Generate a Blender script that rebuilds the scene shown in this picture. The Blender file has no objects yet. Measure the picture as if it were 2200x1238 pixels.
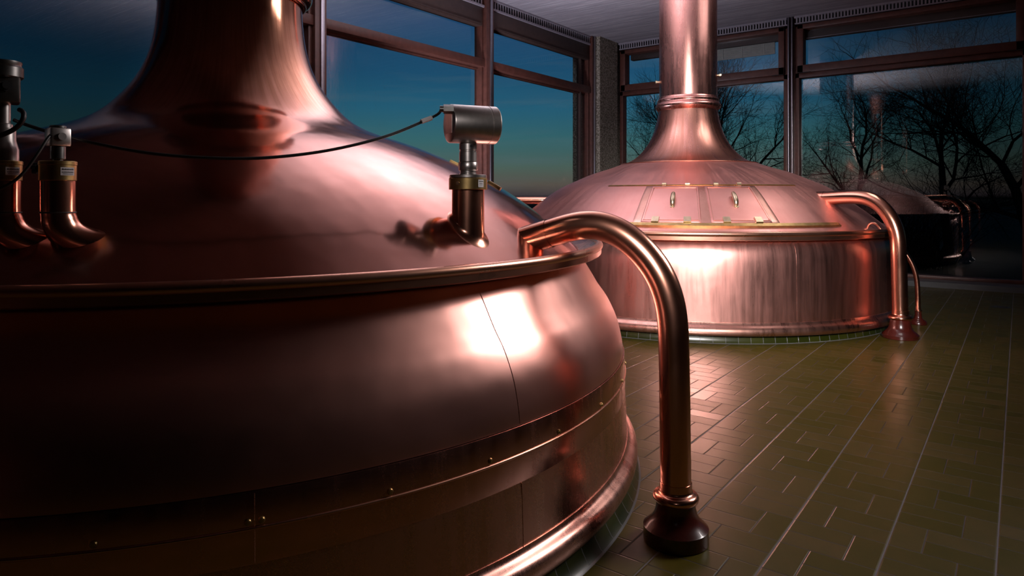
import bpy, bmesh, math, random
from mathutils import Vector, Matrix
sc = bpy.context.scene
C = sc.collection
PI = math.pi

# ------------------------------------------------------------------ camera
cd = bpy.data.cameras.new('camera'); cam = bpy.data.objects.new('camera', cd); C.objects.link(cam)
cam.location = (0, 0, 1.5); cam.rotation_euler = (PI / 2, 0, math.radians(36.93))
cd.sensor_width = 36; cd.lens = 23.73; cd.shift_y = -0.0882; cd.clip_start = 0.05; cd.clip_end = 500
sc.camera = cam
sc.view_settings.view_transform = 'Standard'; sc.view_settings.look = 'None'
sc.view_settings.gamma = 1; sc.view_settings.use_curve_mapping = False
sc.view_settings.exposure = 0.0

# ------------------------------------------------------------------ dusk sky
def lin(c):
    return tuple(((v / 255) / 12.92 if v / 255 <= .04045 else ((v / 255 + .055) / 1.055) ** 2.4) for v in c)
W = bpy.data.worlds.new('dusk_sky'); sc.world = W; W.use_nodes = True
nt = W.node_tree; nt.nodes.clear()
def N(t, kind, **kw):
    n = t.nodes.new(kind)
    for k, v in kw.items():
        if k.startswith('i_'):
            n.inputs[int(k[2:]) if k[2:].isdigit() else k[2:].replace('_', ' ')].default_value = v
        else: setattr(n, k, v)
    return n
tc = N(nt, 'ShaderNodeTexCoord'); sx = N(nt, 'ShaderNodeSeparateXYZ'); nt.links.new(tc.outputs['Generated'], sx.inputs[0])
ramp = N(nt, 'ShaderNodeValToRGB'); nt.links.new(sx.outputs['Z'], ramp.inputs[0])
stops = [(0.0, (6, 8, 11)), (0.004, (70, 62, 66)), (0.02, (96, 88, 80)), (0.045, (84, 104, 96)), (0.085, (60, 108, 114)), (0.13, (42, 100, 126)),
         (0.18, (32, 84, 118)), (0.25, (24, 72, 112)), (0.34, (20, 52, 88)), (1.0, (12, 28, 52))]
el = ramp.color_ramp.elements
el[0].position = stops[0][0]; el[0].color = (*lin(stops[0][1]), 1); el[1].position = 1; el[1].color = (*lin(stops[-1][1]), 1)
for p, c in stops[1:-1]:
    e = el.new(p); e.color = (*lin(c), 1)
# brighter towards the place where the sun went down
dp = N(nt, 'ShaderNodeVectorMath', operation='DOT_PRODUCT'); dp.inputs[1].default_value = (-0.58, 0.815, 0)
nt.links.new(tc.outputs['Generated'], dp.inputs[0])
mr = N(nt, 'ShaderNodeMapRange'); mr.interpolation_type = 'SMOOTHSTEP'; mr.inputs[1].default_value = 0.83; mr.inputs[2].default_value = 0.99; mr.inputs[3].default_value = 0.17; mr.inputs[4].default_value = 1.0
nt.links.new(dp.outputs['Value'], mr.inputs[0])
# thin streaks of cloud
mp = N(nt, 'ShaderNodeMapping'); mp.inputs['Scale'].default_value = (2.2, 2.2, 26)
nt.links.new(tc.outputs['Generated'], mp.inputs[0])
nz = N(nt, 'ShaderNodeTexNoise'); nz.inputs['Scale'].default_value = 1.6; nz.inputs['Detail'].default_value = 5
nt.links.new(mp.outputs[0], nz.inputs['Vector'])
mc = N(nt, 'ShaderNodeMapRange'); mc.inputs[1].default_value = .52; mc.inputs[2].default_value = .75; mc.inputs[3].default_value = 0; mc.inputs[4].default_value = .3
nt.links.new(nz.outputs[0], mc.inputs[0])
mx = N(nt, 'ShaderNodeMix', data_type='RGBA'); mx.inputs[7].default_value = (*lin((92, 112, 120)), 1)
nt.links.new(mc.outputs[0], mx.inputs[0]); nt.links.new(ramp.outputs[0], mx.inputs[6])
bg = N(nt, 'ShaderNodeBackground'); wo = N(nt, 'ShaderNodeOutputWorld')
nt.links.new(mx.outputs[2], bg.inputs[0]); nt.links.new(mr.outputs[0], bg.inputs[1]); nt.links.new(bg.outputs[0], wo.inputs[0])

# ------------------------------------------------------------------ lamps placed from the highlights, plus added fill lights
def area(name, loc, target, sx_, sy_, power, col=(1, .93, .88), spread=180):
    L = bpy.data.lights.new(name, 'AREA'); L.shape = 'RECTANGLE'; L.size = sx_; L.size_y = sy_; L.energy = power; L.color = col
    L.spread = math.radians(spread)
    o = bpy.data.objects.new(name, L); C.objects.link(o); o.location = loc
    d = Vector(target) - Vector(loc); o.rotation_euler = d.to_track_quat('-Z', 'Y').to_euler()
    return o
area('lamp_behind_camera', (1.7, -2.6, 3.9), (-2.4, 7.4, 1.1), .9, 1.1, 64, (1, .93, .92), 28)
area('lamp_beside_front_kettle', (1.25, 6.7, 4.3), (-1.8, 2.1, .9), 2.0, 2.0, 29, (1, .91, .90), 60)
area('fill_over_rear_kettle', (-1.3, 8.6, 4.85), (-3.3, 8.4, 1.4), 1.8, 1.8, 19, (1, .91, .90), 110)  # added fill from overhead, brightens the rear dome
area('ceiling_wash_fill', (-5.0, 5.5, 1.7), (-4.2, 6.1, 5.0), .6, .6, 400, (1, .92, .94), 108)  # added upward wash, out of sight behind the front dome, brightens the ceiling
area('window_ceiling_fill', (-6.6, 7.0, 1.0), (-6.3, 10.2, 5.0), .4, .4, 60, (.86, .84, 1), 100)  # added weak wash, out of sight, lifts the ceiling near the windows

# ------------------------------------------------------------------ node helpers for materials
def mat(name):
    m = bpy.data.materials.new(name); m.use_nodes = True
    t = m.node_tree; b = t.nodes['Principled BSDF']
    return m, t, b
class G:
    """tiny expression builder for math nodes"""
    def __init__(s, t): s.t = t
    def m(s, op, a, b=None, c=None):
        n = s.t.nodes.new('ShaderNodeMath'); n.operation = op
        for i, v in enumerate((a, b, c)):
            if v is None: continue
            if isinstance(v, (int, float)): n.inputs[i].default_value = v
            else: s.t.links.new(v, n.inputs[i])
        return n.outputs[0]
    def noise(s, vec, scale, detail=3, rough=.5, dist=0):
        n = s.t.nodes.new('ShaderNodeTexNoise'); n.inputs['Scale'].default_value = scale; n.inputs['Detail'].default_value = detail
        n.inputs['Roughness'].default_value = rough; n.inputs['Distortion'].default_value = dist
        s.t.links.new(vec, n.inputs['Vector']); return n.outputs[0]
    def mapping(s, vec, scale, loc=(0, 0, 0), rot=(0, 0, 0)):
        n = s.t.nodes.new('ShaderNodeMapping'); n.inputs['Scale'].default_value = scale; n.inputs['Location'].default_value = loc; n.inputs['Rotation'].default_value = rot
        s.t.links.new(vec, n.inputs[0]); return n.outputs[0]
    def rng(s, v, a, b, c, d):
        n = s.t.nodes.new('ShaderNodeMapRange')
        for i, q in enumerate((a, b, c, d)): n.inputs[i + 1].default_value = q
        s.t.links.new(v, n.inputs[0]); return n.outputs[0]
    def mix(s, f, a, b):
        n = s.t.nodes.new('ShaderNodeMix'); n.data_type = 'RGBA'
        for i, v in ((0, f), (6, a), (7, b)):
            if isinstance(v, tuple): n.inputs[i].default_value = (*v, 1) if len(v) == 3 else v
            elif isinstance(v, (int, float)): n.inputs[i].default_value = v
            else: s.t.links.new(v, n.inputs[i])
        return n.outputs[2]
    def bump(s, h, strength, dist, b):
        n = s.t.nodes.new('ShaderNodeBump'); n.inputs['Strength'].default_value = strength; n.inputs['Distance'].default_value = dist
        s.t.links.new(h, n.inputs['Height']); s.t.links.new(n.outputs[0], b.inputs['Normal'])

def copper(name, col, dark, rough, rvar=.06, streak=0.0, grain=0.0, hammer=0.0, tarn=.5, aniso=0.0, neck=None):
    m, t, b = mat(name); g = G(t)
    tcn = t.nodes.new('ShaderNodeTexCoord'); uv = tcn.outputs['UV']; ob = tcn.outputs['Object']
    b.inputs['Metallic'].default_value = 1
    n1 = g.noise(ob, 1.7, 5, .6, .4)
    st = g.noise(g.mapping(uv, (9, .7, 1)), 1.5, 5, .65)
    f = g.rng(n1, .38, .68, 0, tarn)
    if streak:
        f = g.m('ADD', g.m('MULTIPLY', f, 1 - streak), g.m('MULTIPLY', g.rng(st, .38, .66, 0, 1), streak))
    base_c = g.mix(f, col, dark)
    if neck:   # brown vapour stains running down from the neck
        so = t.nodes.new('ShaderNodeSeparateXYZ'); t.links.new(ob, so.inputs[0])
        up = g.rng(g.m('ADD', so.outputs[2], g.m('MULTIPLY', g.m('SUBTRACT', st, .5), .25)), 1.84, 2.12, 0, 1)
        base_c = g.mix(up, base_c, g.mix(g.rng(st, .30, .78, 0, 1), neck[0], neck[1]))
    t.links.new(base_c, b.inputs['Base Color'])
    r = g.m('ADD', g.rng(n1, .35, .7, rough - rvar, rough + rvar), 0.0)
    if streak: r = g.m('ADD', r, g.rng(st, .35, .7, -.05, .07))
    if grain:
        fine = g.noise(ob, 300, 2, .6)
        r = g.m('ADD', r, g.rng(fine, .3, .7, -grain, grain))
    t.links.new(r, b.inputs['Roughness'])
    if hammer:
        h = g.noise(ob, 3.2, 2, .4)
        g.bump(h, hammer, .02, b)
    return m
CU = (.80, .40, .315)
M = {}
M['dome'] = copper('polished_copper_dome', (.80, .395, .325), (.64, .26, .19), .15, .04, 0, 0, .35, .6, neck=((.68, .33, .22), (.40, .165, .09)))
M['neck'] = copper('polished_copper_neck', (.74, .37, .28), (.46, .19, .11), .16, .05, .7, 0, .25, .8)
M['body'] = copper('satin_copper_body', (.78, .395, .335), (.68, .31, .25), .32, .03, 0, .012, .25, .35)
M['band'] = copper('plain_copper_band', (.70, .33, .265), (.56, .25, .19), .24, .03, .1, .03, .1, .5)
M['lower'] = copper('brushed_copper_skirting', (.72, .38, .30), (.58, .27, .2), .3, .05, .3, .05, .12, .5)
M['rear_body'] = copper('streaked_copper_body', (.80, .395, .34), (.60, .26, .22), .34, .03, .45, .02, .15, .45)
M['rear_dome'] = copper('matt_copper_dome', (.78, .39, .345), (.66, .29, .25), .42, .05, .12, .02, .15, .6)
M['rear_neck'] = copper('stained_copper_neck', (.70, .34, .27), (.44, .19, .13), .30, .04, .6, 0, .15, .8)
M['rear_chimney'] = copper('satin_copper_chimney', (.80, .41, .355), (.66, .30, .25), .27, .03, .3, 0, .1, .5)
M['pipe'] = copper('polished_copper_pipe', (.80, .38, .27), (.64, .26, .16), .21, .05, 0, 0, .15, .6)
M['rim'] = copper('polished_copper_rim', (.76, .39, .28), (.58, .27, .17), .30, .06, 0, 0, .1, .6)
M['foot'] = copper('dull_copper_foot', (.72, .38, .31), (.50, .26, .20), .33, .08, .1, .06, .15, .9)
def simple(name, col, rough=.5, metal=0, coat=0, noise=0, scale=20):
    m, t, b = mat(name)
    b.inputs['Base Color'].default_value = (*col, 1); b.inputs['Roughness'].default_value = rough
    b.inputs['Metallic'].default_value = metal; b.inputs['Coat Weight'].default_value = coat
    g = G(t); tcn = t.nodes.new('ShaderNodeTexCoord')
    n = g.noise(tcn.outputs['Object'], scale, 3)
    d = tuple(c * (1 - noise) for c in col)
    t.links.new(g.mix(g.rng(n, .35, .65, 0, 1), col, d), b.inputs['Base Color'])
    return m
M['brass'] = simple('aged_brass', (.50, .34, .14), .38, 1, 0, .3)
M['brass_pale'] = simple('pale_brass', (.62, .50, .34), .35, 1, 0, .25)
M['steel'] = simple('brushed_steel', (.50, .455, .43), .34, 1, 0, .12, 40)
M['steel_dark'] = simple('dark_steel', (.22, .21, .20), .35, 1, 0, .2, 40)
M['rubber'] = simple('black_rubber', (.012, .012, .013), .45, 0, 0, .2)
M['white'] = simple('white_plastic', (.6, .58, .58), .5, 0, 0, .05)
M['ink'] = simple('black_ink', (.03, .03, .03), .6)
M['cone'] = simple('red_lacquered_cone', (.075, .011, .007), .25, 0, .5, .35, 8)
M['wood'] = simple('brown_window_wood', (.115, .042, .030), .42, 0, 0, .3, 12)
M['wood_dark'] = simple('dark_brown_panel', (.060, .036, .030), .5, 0, 0, .2, 12)
M['alu'] = simple('anodised_metal_strip', (.42, .40, .44), .35, 1, 0, .1, 30)
M['grille'] = simple('grey_painted_grille', (.30, .28, .32), .5, 0, 0, .1)
M['grille_dark'] = simple('dark_grille_gap', (.015, .014, .016), .8)
M['blind'] = simple('pale_blind_slats', (.42, .42, .38), .6, 0, 0, .1)
M['bark'] = simple('dark_bark', (.030, .026, .024), .9, 0, 0, .3)
M['land'] = simple('dark_grass', (.012, .014, .010), .95, 0, 0, .4, 2)
M['plaster'] = simple('dark_wall_plaster', (.05, .045, .045), .8, 0, 0, .2, 3)

# glazed window glass: clear, mirror by Fresnel
m = bpy.data.materials.new('window_glass'); m.use_nodes = True; t = m.node_tree; t.nodes.clear()
o_ = t.nodes.new('ShaderNodeOutputMaterial'); mxs = t.nodes.new('ShaderNodeMixShader'); tr = t.nodes.new('ShaderNodeBsdfTransparent'); gl = t.nodes.new('ShaderNodeBsdfGlossy'); fr = t.nodes.new('ShaderNodeFresnel')
gx = t.nodes.new('ShaderNodeNewGeometry'); mm_ = t.nodes.new('ShaderNodeMath'); mm_.operation = 'MULTIPLY'; iv = t.nodes.new('ShaderNodeMath'); iv.operation = 'SUBTRACT'; iv.inputs[0].default_value = 1.8
sb = t.nodes.new('ShaderNodeMath'); sb.operation = 'MULTIPLY'; sb.inputs[1].default_value = 1.8; t.links.new(gx.outputs['Backfacing'], sb.inputs[0]); t.links.new(sb.outputs[0], iv.inputs[1])
t.links.new(fr.outputs[0], mm_.inputs[0]); t.links.new(iv.outputs[0], mm_.inputs[1]); mm_.use_clamp = True
fr.inputs[0].default_value = 1.5; gl.inputs['Roughness'].default_value = 0.004; tr.inputs[0].default_value = (.93, .95, .95, 1)
t.links.new(mm_.outputs[0], mxs.inputs[0]); t.links.new(tr.outputs[0], mxs.inputs[1]); t.links.new(gl.outputs[0], mxs.inputs[2]); t.links.new(mxs.outputs[0], o_.inputs[0])
M['glass'] = m

# glazed floor tiles: in every row one upright tile beside two lying ones, swapping sides row by row
def floor_mat():
    m, t, b = mat('olive_glazed_floor_tiles'); g = G(t)
    geo = t.nodes.new('ShaderNodeNewGeometry'); sp = t.nodes.new('ShaderNodeSeparateXYZ'); t.links.new(geo.outputs['Position'], sp.inputs[0])
    Wd, Hh = .382, .2570
    xs = g.m('DIVIDE', g.m('ADD', sp.outputs[0], .839), Wd); ys = g.m('DIVIDE', g.m('SUBTRACT', sp.outputs[1], 3.310), Hh)
    xi = g.m('FLOOR', xs); yi = g.m('FLOOR', ys)
    u = g.m('MULTIPLY', g.m('SUBTRACT', xs, xi), Wd); v = g.m('MULTIPLY', g.m('SUBTRACT', ys, yi), Hh)
    par = g.m('FLOORED_MODULO', yi, 2)   # 1 for the row just below the origin line: upright tile on the right
    um = g.m('SUBTRACT', Wd, u)
    uu = g.m('ADD', g.m('MULTIPLY', par, u), g.m('MULTIPLY', g.m('SUBTRACT', 1, par), um))
    long_ = g.m('LESS_THAN', uu, Wd * 2 / 3)
    d1 = g.m('MULTIPLY', g.m('MINIMUM', u, um), .62)
    d2 = g.m('ABSOLUTE', g.m('SUBTRACT', uu, Wd * 2 / 3))
    d3 = g.m('MINIMUM', v, g.m('SUBTRACT', Hh, v))
    d4 = g.m('ADD', g.m('ABSOLUTE', g.m('SUBTRACT', v, Hh / 2)), g.m('MULTIPLY', g.m('SUBTRACT', 1, long_), 1))
    d = g.m('MINIMUM', g.m('MINIMUM', d1, d2), g.m('MINIMUM', d3, d4))
    grout = g.rng(d, .0012, .0026, 1, 0)
    prof = g.rng(d, .0012, .0050, 0, 1)
    half = g.m('MULTIPLY', long_, g.m('GREATER_THAN', v, Hh / 2))
    cmb = t.nodes.new('ShaderNodeCombineXYZ')
    t.links.new(xi, cmb.inputs[0]); t.links.new(yi, cmb.inputs[1]); t.links.new(g.m('ADD', g.m('MULTIPLY', long_, 3), half), cmb.inputs[2])
    wn = t.nodes.new('ShaderNodeTexWhiteNoise'); t.links.new(cmb.outputs[0], wn.inputs[0])
    n1 = g.noise(geo.outputs['Position'], 9, 4, .6)
    base = g.mix(wn.outputs[0], (.068, .054, .006), (.090, .060, .012))
    base = g.mix(g.rng(n1, .35, .7, 0, .5), base, (.050, .046, .004))
    t.links.new(g.mix(grout, base, g.mix(g.m('LESS_THAN', d1, .004), (.05, .042, .045), (.13, .118, .125))), b.inputs['Base Color'])  # row joints darker than strip joints: their shade is put into the grout colour
    rr = g.m('ADD', g.rng(wn.outputs[0], 0, 1, .30, .40), g.m('MULTIPLY', grout, .35))
    t.links.new(rr, b.inputs['Roughness']); b.inputs['Specular IOR Level'].default_value = .25
    tilt = g.m('ADD', prof, g.m('MULTIPLY', g.noise(geo.outputs['Position'], 14, 2), .12))
    g.bump(tilt, .55, .004, b)
    return m
M['floor'] = floor_mat()
def plinth_mat():
    m, t, b = mat('green_glazed_plinth_tiles'); g = G(t)
    tcn = t.nodes.new('ShaderNodeTexCoord'); sp = t.nodes.new('ShaderNodeSeparateXYZ'); t.links.new(tcn.outputs['UV'], sp.inputs[0])
    xs = g.m('DIVIDE', sp.outputs[0], .128); xi = g.m('FLOOR', xs); u = g.m('MULTIPLY', g.m('SUBTRACT', xs, xi), .128)
    d = g.m('MINIMUM', u, g.m('SUBTRACT', .128, u)); gr = g.rng(d, .0022, .0038, 1, 0)
    low = g.m('LESS_THAN', sp.outputs[1], .006)
    gr = g.m('MAXIMUM', gr, low)
    wn = t.nodes.new('ShaderNodeTexWhiteNoise'); wn.noise_dimensions = '1D'; t.links.new(xi, wn.inputs['W'])
    t.links.new(g.mix(gr, g.mix(wn.outputs[0], (.014, .018, .002), (.026, .029, .004)), (.09, .09, .09)), b.inputs['Base Color'])
    b.inputs['Roughness'].default_value = .28
    g.bump(g.m('SUBTRACT', 1, gr), .5, .003, b)
    return m
M['plinth'] = plinth_mat()
def ceiling_mat():
    m, t, b = mat('board_marked_ceiling'); g = G(t)
    geo = t.nodes.new('ShaderNodeNewGeometry'); sp = t.nodes.new('ShaderNodeSeparateXYZ'); t.links.new(geo.outputs['Position'], sp.inputs[0])
    ys = g.m('DIVIDE', sp.outputs[1], .115); yi = g.m('FLOOR', ys); v = g.m('SUBTRACT', ys, yi)
    wn = t.nodes.new('ShaderNodeTexWhiteNoise'); wn.noise_dimensions = '1D'; t.links.new(yi, wn.inputs['W'])
    ridge = g.rng(g.m('MINIMUM', v, g.m('SUBTRACT', 1, v)), .02, .07, 1, 0)
    n = g.noise(g.mapping(geo.outputs['Position'], (1.2, 16, 1)), 2.0, 4, .6)
    c = g.mix(g.rng(n, .3, .7, 0, .8), (.36, .335, .37), (.24, .225, .25))
    c = g.mix(g.m('MULTIPLY', wn.outputs[0], .45), c, (.17, .16, .19))
    rn = g.m('MULTIPLY', ridge, g.rng(g.noise(g.mapping(geo.outputs['Position'], (.8, 5, 1)), 2, 3), .42, .62, 0, 1))
    c = g.mix(g.m('MULTIPLY', g.m('LESS_THAN', v, .10), .55), c, (.10, .095, .11))
    c = g.mix(rn, c, (.70, .67, .72))
    t.links.new(c, b.inputs['Base Color']); b.inputs['Roughness'].default_value = .8
    g.bump(g.m('ADD', ridge, g.m('MULTIPLY', n, .5)), .5, .006, b)
    return m
M['ceiling'] = ceiling_mat()
def concrete_mat():
    m, t, b = mat('exposed_aggregate_concrete'); g = G(t)
    geo = t.nodes.new('ShaderNodeNewGeometry')
    vz = t.nodes.new('ShaderNodeTexVoronoi'); vz.inputs['Scale'].default_value = 34; t.links.new(geo.outputs['Position'], vz.inputs[0])
    n = g.noise(geo.outputs['Position'], 40, 3, .7)
    c = g.mix(g.rng(vz.outputs['Distance'], .2, .7, 0, 1), (.50, .46, .38), (.13, .115, .085))
    c = g.mix(g.rng(n, .45, .6, 0, .7), c, (.16, .135, .095))
    t.links.new(c, b.inputs['Base Color']); b.inputs['Roughness'].default_value = .9
    g.bump(n, .8, .01, b)
    return m
M['concrete'] = concrete_mat()

# ------------------------------------------------------------------ mesh helpers
def finish(name, bm, m, parent=None, smooth=True, sharp=38):
    bmesh.ops.recalc_face_normals(bm, faces=bm.faces[:])
    if smooth:
        for f in bm.faces: f.smooth = True
        a = math.radians(sharp)
        for e in bm.edges:
            if len(e.link_faces) == 2 and e.calc_face_angle(0) > a: e.smooth = False
    me = bpy.data.meshes.new(name); bm.to_mesh(me); bm.free()
    o = bpy.data.objects.new(name, me); C.objects.link(o)
    me.materials.append(M[m] if isinstance(m, str) else m)
    if parent: o.parent = parent
    return o
def tag(o, label=None, cat=None, group=None, kind=None):
    if label: o['label'] = label
    if cat: o['category'] = cat
    if group: o['group'] = group
    if kind: o['kind'] = kind
    return o
def thing(name, label, cat, loc=(0, 0, 0), group=None, rz=0):
    o = bpy.data.objects.new(name, None); C.objects.link(o); o.location = loc; o.rotation_euler = (0, 0, rz)
    o.empty_display_size = .1
    return tag(o, label, cat, group)
def box(bm, x0, x1, y0, y1, z0, z1, bev=0, mtx=None):
    vs = [bm.verts.new((x, y, z)) for x in (x0, x1) for y in (y0, y1) for z in (z0, z1)]
    q = [(0, 1, 3, 2), (4, 6, 7, 5), (0, 4, 5, 1), (2, 3, 7, 6), (0, 2, 6, 4), (1, 5, 7, 3)]
    fs = [bm.faces.new([vs[i] for i in f]) for f in q]
    if bev:
        es = list({e for f in fs for e in f.edges})
        r = bmesh.ops.bevel(bm, geom=es, offset=bev, segments=2, affect='EDGES', profile=.5)
        vs = list({v for v in r['verts']} | {v for v in vs if v.is_valid})
    if mtx:
        for v in vs: v.co = mtx @ v.co
    return vs
def bspline(P, n=6):
    """smooth a polyline of control points into a uniform cubic B-spline"""
    Q = [P[0], P[0]] + list(P) + [P[-1], P[-1]]
    out = []
    for i in range(len(Q) - 3):
        a, b_, c, d = Q[i:i + 4]
        for k in range(n):
            t_ = k / n
            w = ((1 - t_) ** 3 / 6, (3 * t_ ** 3 - 6 * t_ ** 2 + 4) / 6, (-3 * t_ ** 3 + 3 * t_ ** 2 + 3 * t_ + 1) / 6, t_ ** 3 / 6)
            out.append(tuple(w[0] * a[j] + w[1] * b_[j] + w[2] * c[j] + w[3] * d[j] for j in range(len(a))))
    out.append(tuple(P[-1]))
    o2 = [out[0]]
    for p in out[1:]:
        if math.dist(p, o2[-1]) > 1e-6: o2.append(p)
    return o2
def lathe(bm, prof, seg=192, cx=0, cy=0, z0=0, closed=False, uvr=None):
    """prof = [(r,z)...]; closed joins last ring to first"""
    uvl = bm.loops.layers.uv.verify()
    n = len(prof); rings = []
    L = [0]
    for i in range(1, n): L.append(L[-1] + math.dist(prof[i], prof[i - 1]))
    rmax = uvr or max(p[0] for p in prof)
    for r, z in prof:
        if r < 1e-6: rings.append([bm.verts.new((cx, cy, z + z0))])
        else: rings.append([bm.verts.new((cx + r * math.cos(2 * PI * k / seg), cy + r * math.sin(2 * PI * k / seg), z + z0)) for k in range(seg)])
    rng_ = list(range(n - 1)) + ([n - 1] if closed else [])
    for i in rng_:
        j = (i + 1) % n; A, B = rings[i], rings[j]
        for k in range(seg):
            k2 = (k + 1) % seg
            vs = [A[k % len(A)]] + ([A[k2]] if len(A) > 1 else []) + ([B[k2]] if len(B) > 1 else []) + [B[k % len(B)]]
            if len(set(vs)) < 3: continue
            f = bm.faces.new(vs)
            for lp in f.loops:
                kk = None
                v = lp.vert
                if v in (A[k % len(A)], B[k % len(B)]): kk = k
                else: kk = k + 1
                isA = v in (A[k % len(A)], A[k2 % len(A)])
                lp[uvl].uv = (kk / seg * 2 * PI * rmax, (prof[i] if isA else prof[j])[1] if uvr else L[i] if isA else L[min(j, n - 1)])
def torus(bm, R, z, r, seg=192, rs=16, cx=0, cy=0, sz=1):
    lathe(bm, [(R + r * math.cos(2 * PI * k / rs), z + sz * r * math.sin(2 * PI * k / rs)) for k in range(rs)], seg, cx, cy, 0, True)
def tube(bm, path, r, rs=24, caps=True):
    uvl = bm.loops.layers.uv.verify()
    P = [Vector(p) for p in path]; n = len(P)
    T = [((P[min(i + 1, n - 1)] - P[max(i - 1, 0)]).normalized()) for i in range(n)]
    up = Vector((0, 0, 1)) if abs(T[0].z) < .9 else Vector((1, 0, 0))
    nrm = (up - T[0] * up.dot(T[0])).normalized(); rings = []; L = 0
    Ls = []
    for i in range(n):
        nrm = (nrm - T[i] * nrm.dot(T[i])).normalized(); bn = T[i].cross(nrm)
        rr = r[i] if isinstance(r, (list, tuple)) else r
        rings.append([bm.verts.new(P[i] + (nrm * math.cos(2 * PI * k / rs) + bn * math.sin(2 * PI * k / rs)) * rr) for k in range(rs)])
        if i: L += (P[i] - P[i - 1]).length
        Ls.append(L)
    for i in range(n - 1):
        for k in range(rs):
            k2 = (k + 1) % rs
            f = bm.faces.new((rings[i][k], rings[i][k2], rings[i + 1][k2], rings[i + 1][k]))
            for lp, uvv in zip(f.loops, ((k / rs, Ls[i]), ((k + 1) / rs, Ls[i]), ((k + 1) / rs, Ls[i + 1]), (k / rs, Ls[i + 1]))): lp[uvl].uv = uvv
    if caps:
        bm.faces.new(rings[0][::-1]); bm.faces.new(rings[-1])
def cyl(bm, cx, cy, z0, z1, r, seg=40, bev=.002):
    lathe(bm, [(0, z0), (r - bev, z0), (r, z0 + bev), (r, z1 - bev), (r - bev, z1), (0, z1)], seg, cx, cy)
def struct(name, bm, m, parent=None, **k):
    o = finish(name, bm, m, parent, **k)
    if not parent: o['kind'] = 'structure'
    return o

# ------------------------------------------------------------------ the hall
XL, XR, YF, YB, ZC = -7.55, 6.0, 13.9, -9.0, 5.0
bm = bmesh.new(); box(bm, XL - .05, XR, YB, 13.24, -.3, 0); struct('floor', bm, 'floor', smooth=False)
bm = bmesh.new(); box(bm, XL - .4, XR, YB, YF + .4, ZC, ZC + .3); struct('ceiling', bm, 'ceiling', smooth=False)
bm = bmesh.new(); box(bm, XR, XR + .2, YB, YF + .4, -.3, ZC); struct('wall_right', bm, 'plaster', smooth=False)
bm = bmesh.new(); box(bm, XL - .4, XR, YB - .2, YB, -.3, ZC); struct('wall_front', bm, 'plaster', smooth=False)
# aggregate concrete corner pier
bm = bmesh.new(); box(bm, -7.95, -7.26, 12.83, 13.62, -.3, ZC); box(bm, -7.95, -7.36, 13.62, 14.1, -.3, ZC); struct('wall_corner', bm, 'concrete', smooth=False)
# kerbs under the glazing, clad in the floor's tiles
bm = bmesh.new(); box(bm, -7.26, XR, 13.24, 14.1, -.3, .09); struct('trim_1', bm, 'plinth', smooth=False)
bm = bmesh.new(); box(bm, -7.95, -7.3, YB, 12.83, -.3, .09); struct('trim_2', bm, 'plinth', smooth=False)

def glazing_left(idx, y0, y1):
    """a bay of the left wall between two posts"""
    bm = bmesh.new()
    box(bm, -7.60, -7.44, y0, y0 + .05, .09, 4.83, .004); box(bm, -7.60, -7.44, y1 - .05, y1, .09, 4.83, .004)
    box(bm, -7.60, -7.42, y0, y1, .09, .17, .004)
    box(bm, -7.60, -7.40, y0, y1, 3.765, 3.90, .006)
    box(bm, -7.62, -7.52, y0, y1, 3.735, 3.77)
    win = struct('window_%d' % idx, bm, 'wood')
    for z0, z1 in ((.17, 3.74), (3.90, 4.47)):
        b2 = bmesh.new(); box(b2, -7.562, -7.55, y0 + .045, y1 - .045, z0, z1); finish('window_pane', b2, 'glass', win, smooth=False)
    b2 = bmesh.new(); box(b2, -7.60, -7.43, y0 + .03, y1 - .03, 4.475, 4.80, .012); box(b2, -7.44, -7.42, y0 + .12, y1 - .1, 4.50, 4.512)
    finish('blind_housing', b2, 'wood_dark', win)
    b2 = bmesh.new(); box(b2, -7.60, -7.41, y0, y1, 4.80, 4.84, .004); box(b2, -7.60, -7.41, y0, y1, 4.965, 4.998)
    y = y0 + .02
    while y < y1 - .03:
        box(b2, -7.43, -7.424, y, y + .030, 4.84, 4.965); y += .076
    finish('vent_grille', b2, 'grille', win, smooth=False)
    b2 = bmesh.new(); box(b2, -7.60, -7.47, y0, y1, 4.84, 4.965); finish('vent_back', b2, 'grille_dark', win, smooth=False)
posts = [(12.69, 12.83), (9.07, 9.277), (5.515, 5.70), (1.80, 1.98), (-1.63, -1.445), (-5.2, -5.015), (YB, YB + .18)]
for i in range(6):
    glazing_left(i + 1, posts[i + 1][1], posts[i][0])
tn = 3
for a, b_ in posts:
    bm = bmesh.new(); box(bm, -7.62, -7.37, a, b_, .09, ZC, .006)
    o = struct('trim_%d' % tn, bm, 'wood'); tn += 1
    b2 = bmesh.new(); yc = (a + b_) / 2; box(b2, -7.37, -7.345, yc - .012, yc + .045, .1, ZC - .01, .004); finish('metal_strip', b2, 'alu', o)
# narrow fixed side light next to the pier
bm = bmesh.new(); box(bm, -7.60, -7.50, 12.42, 12.46, .17, 4.475); struct('trim_%d' % tn, bm, 'wood_dark'); tn += 1

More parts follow.
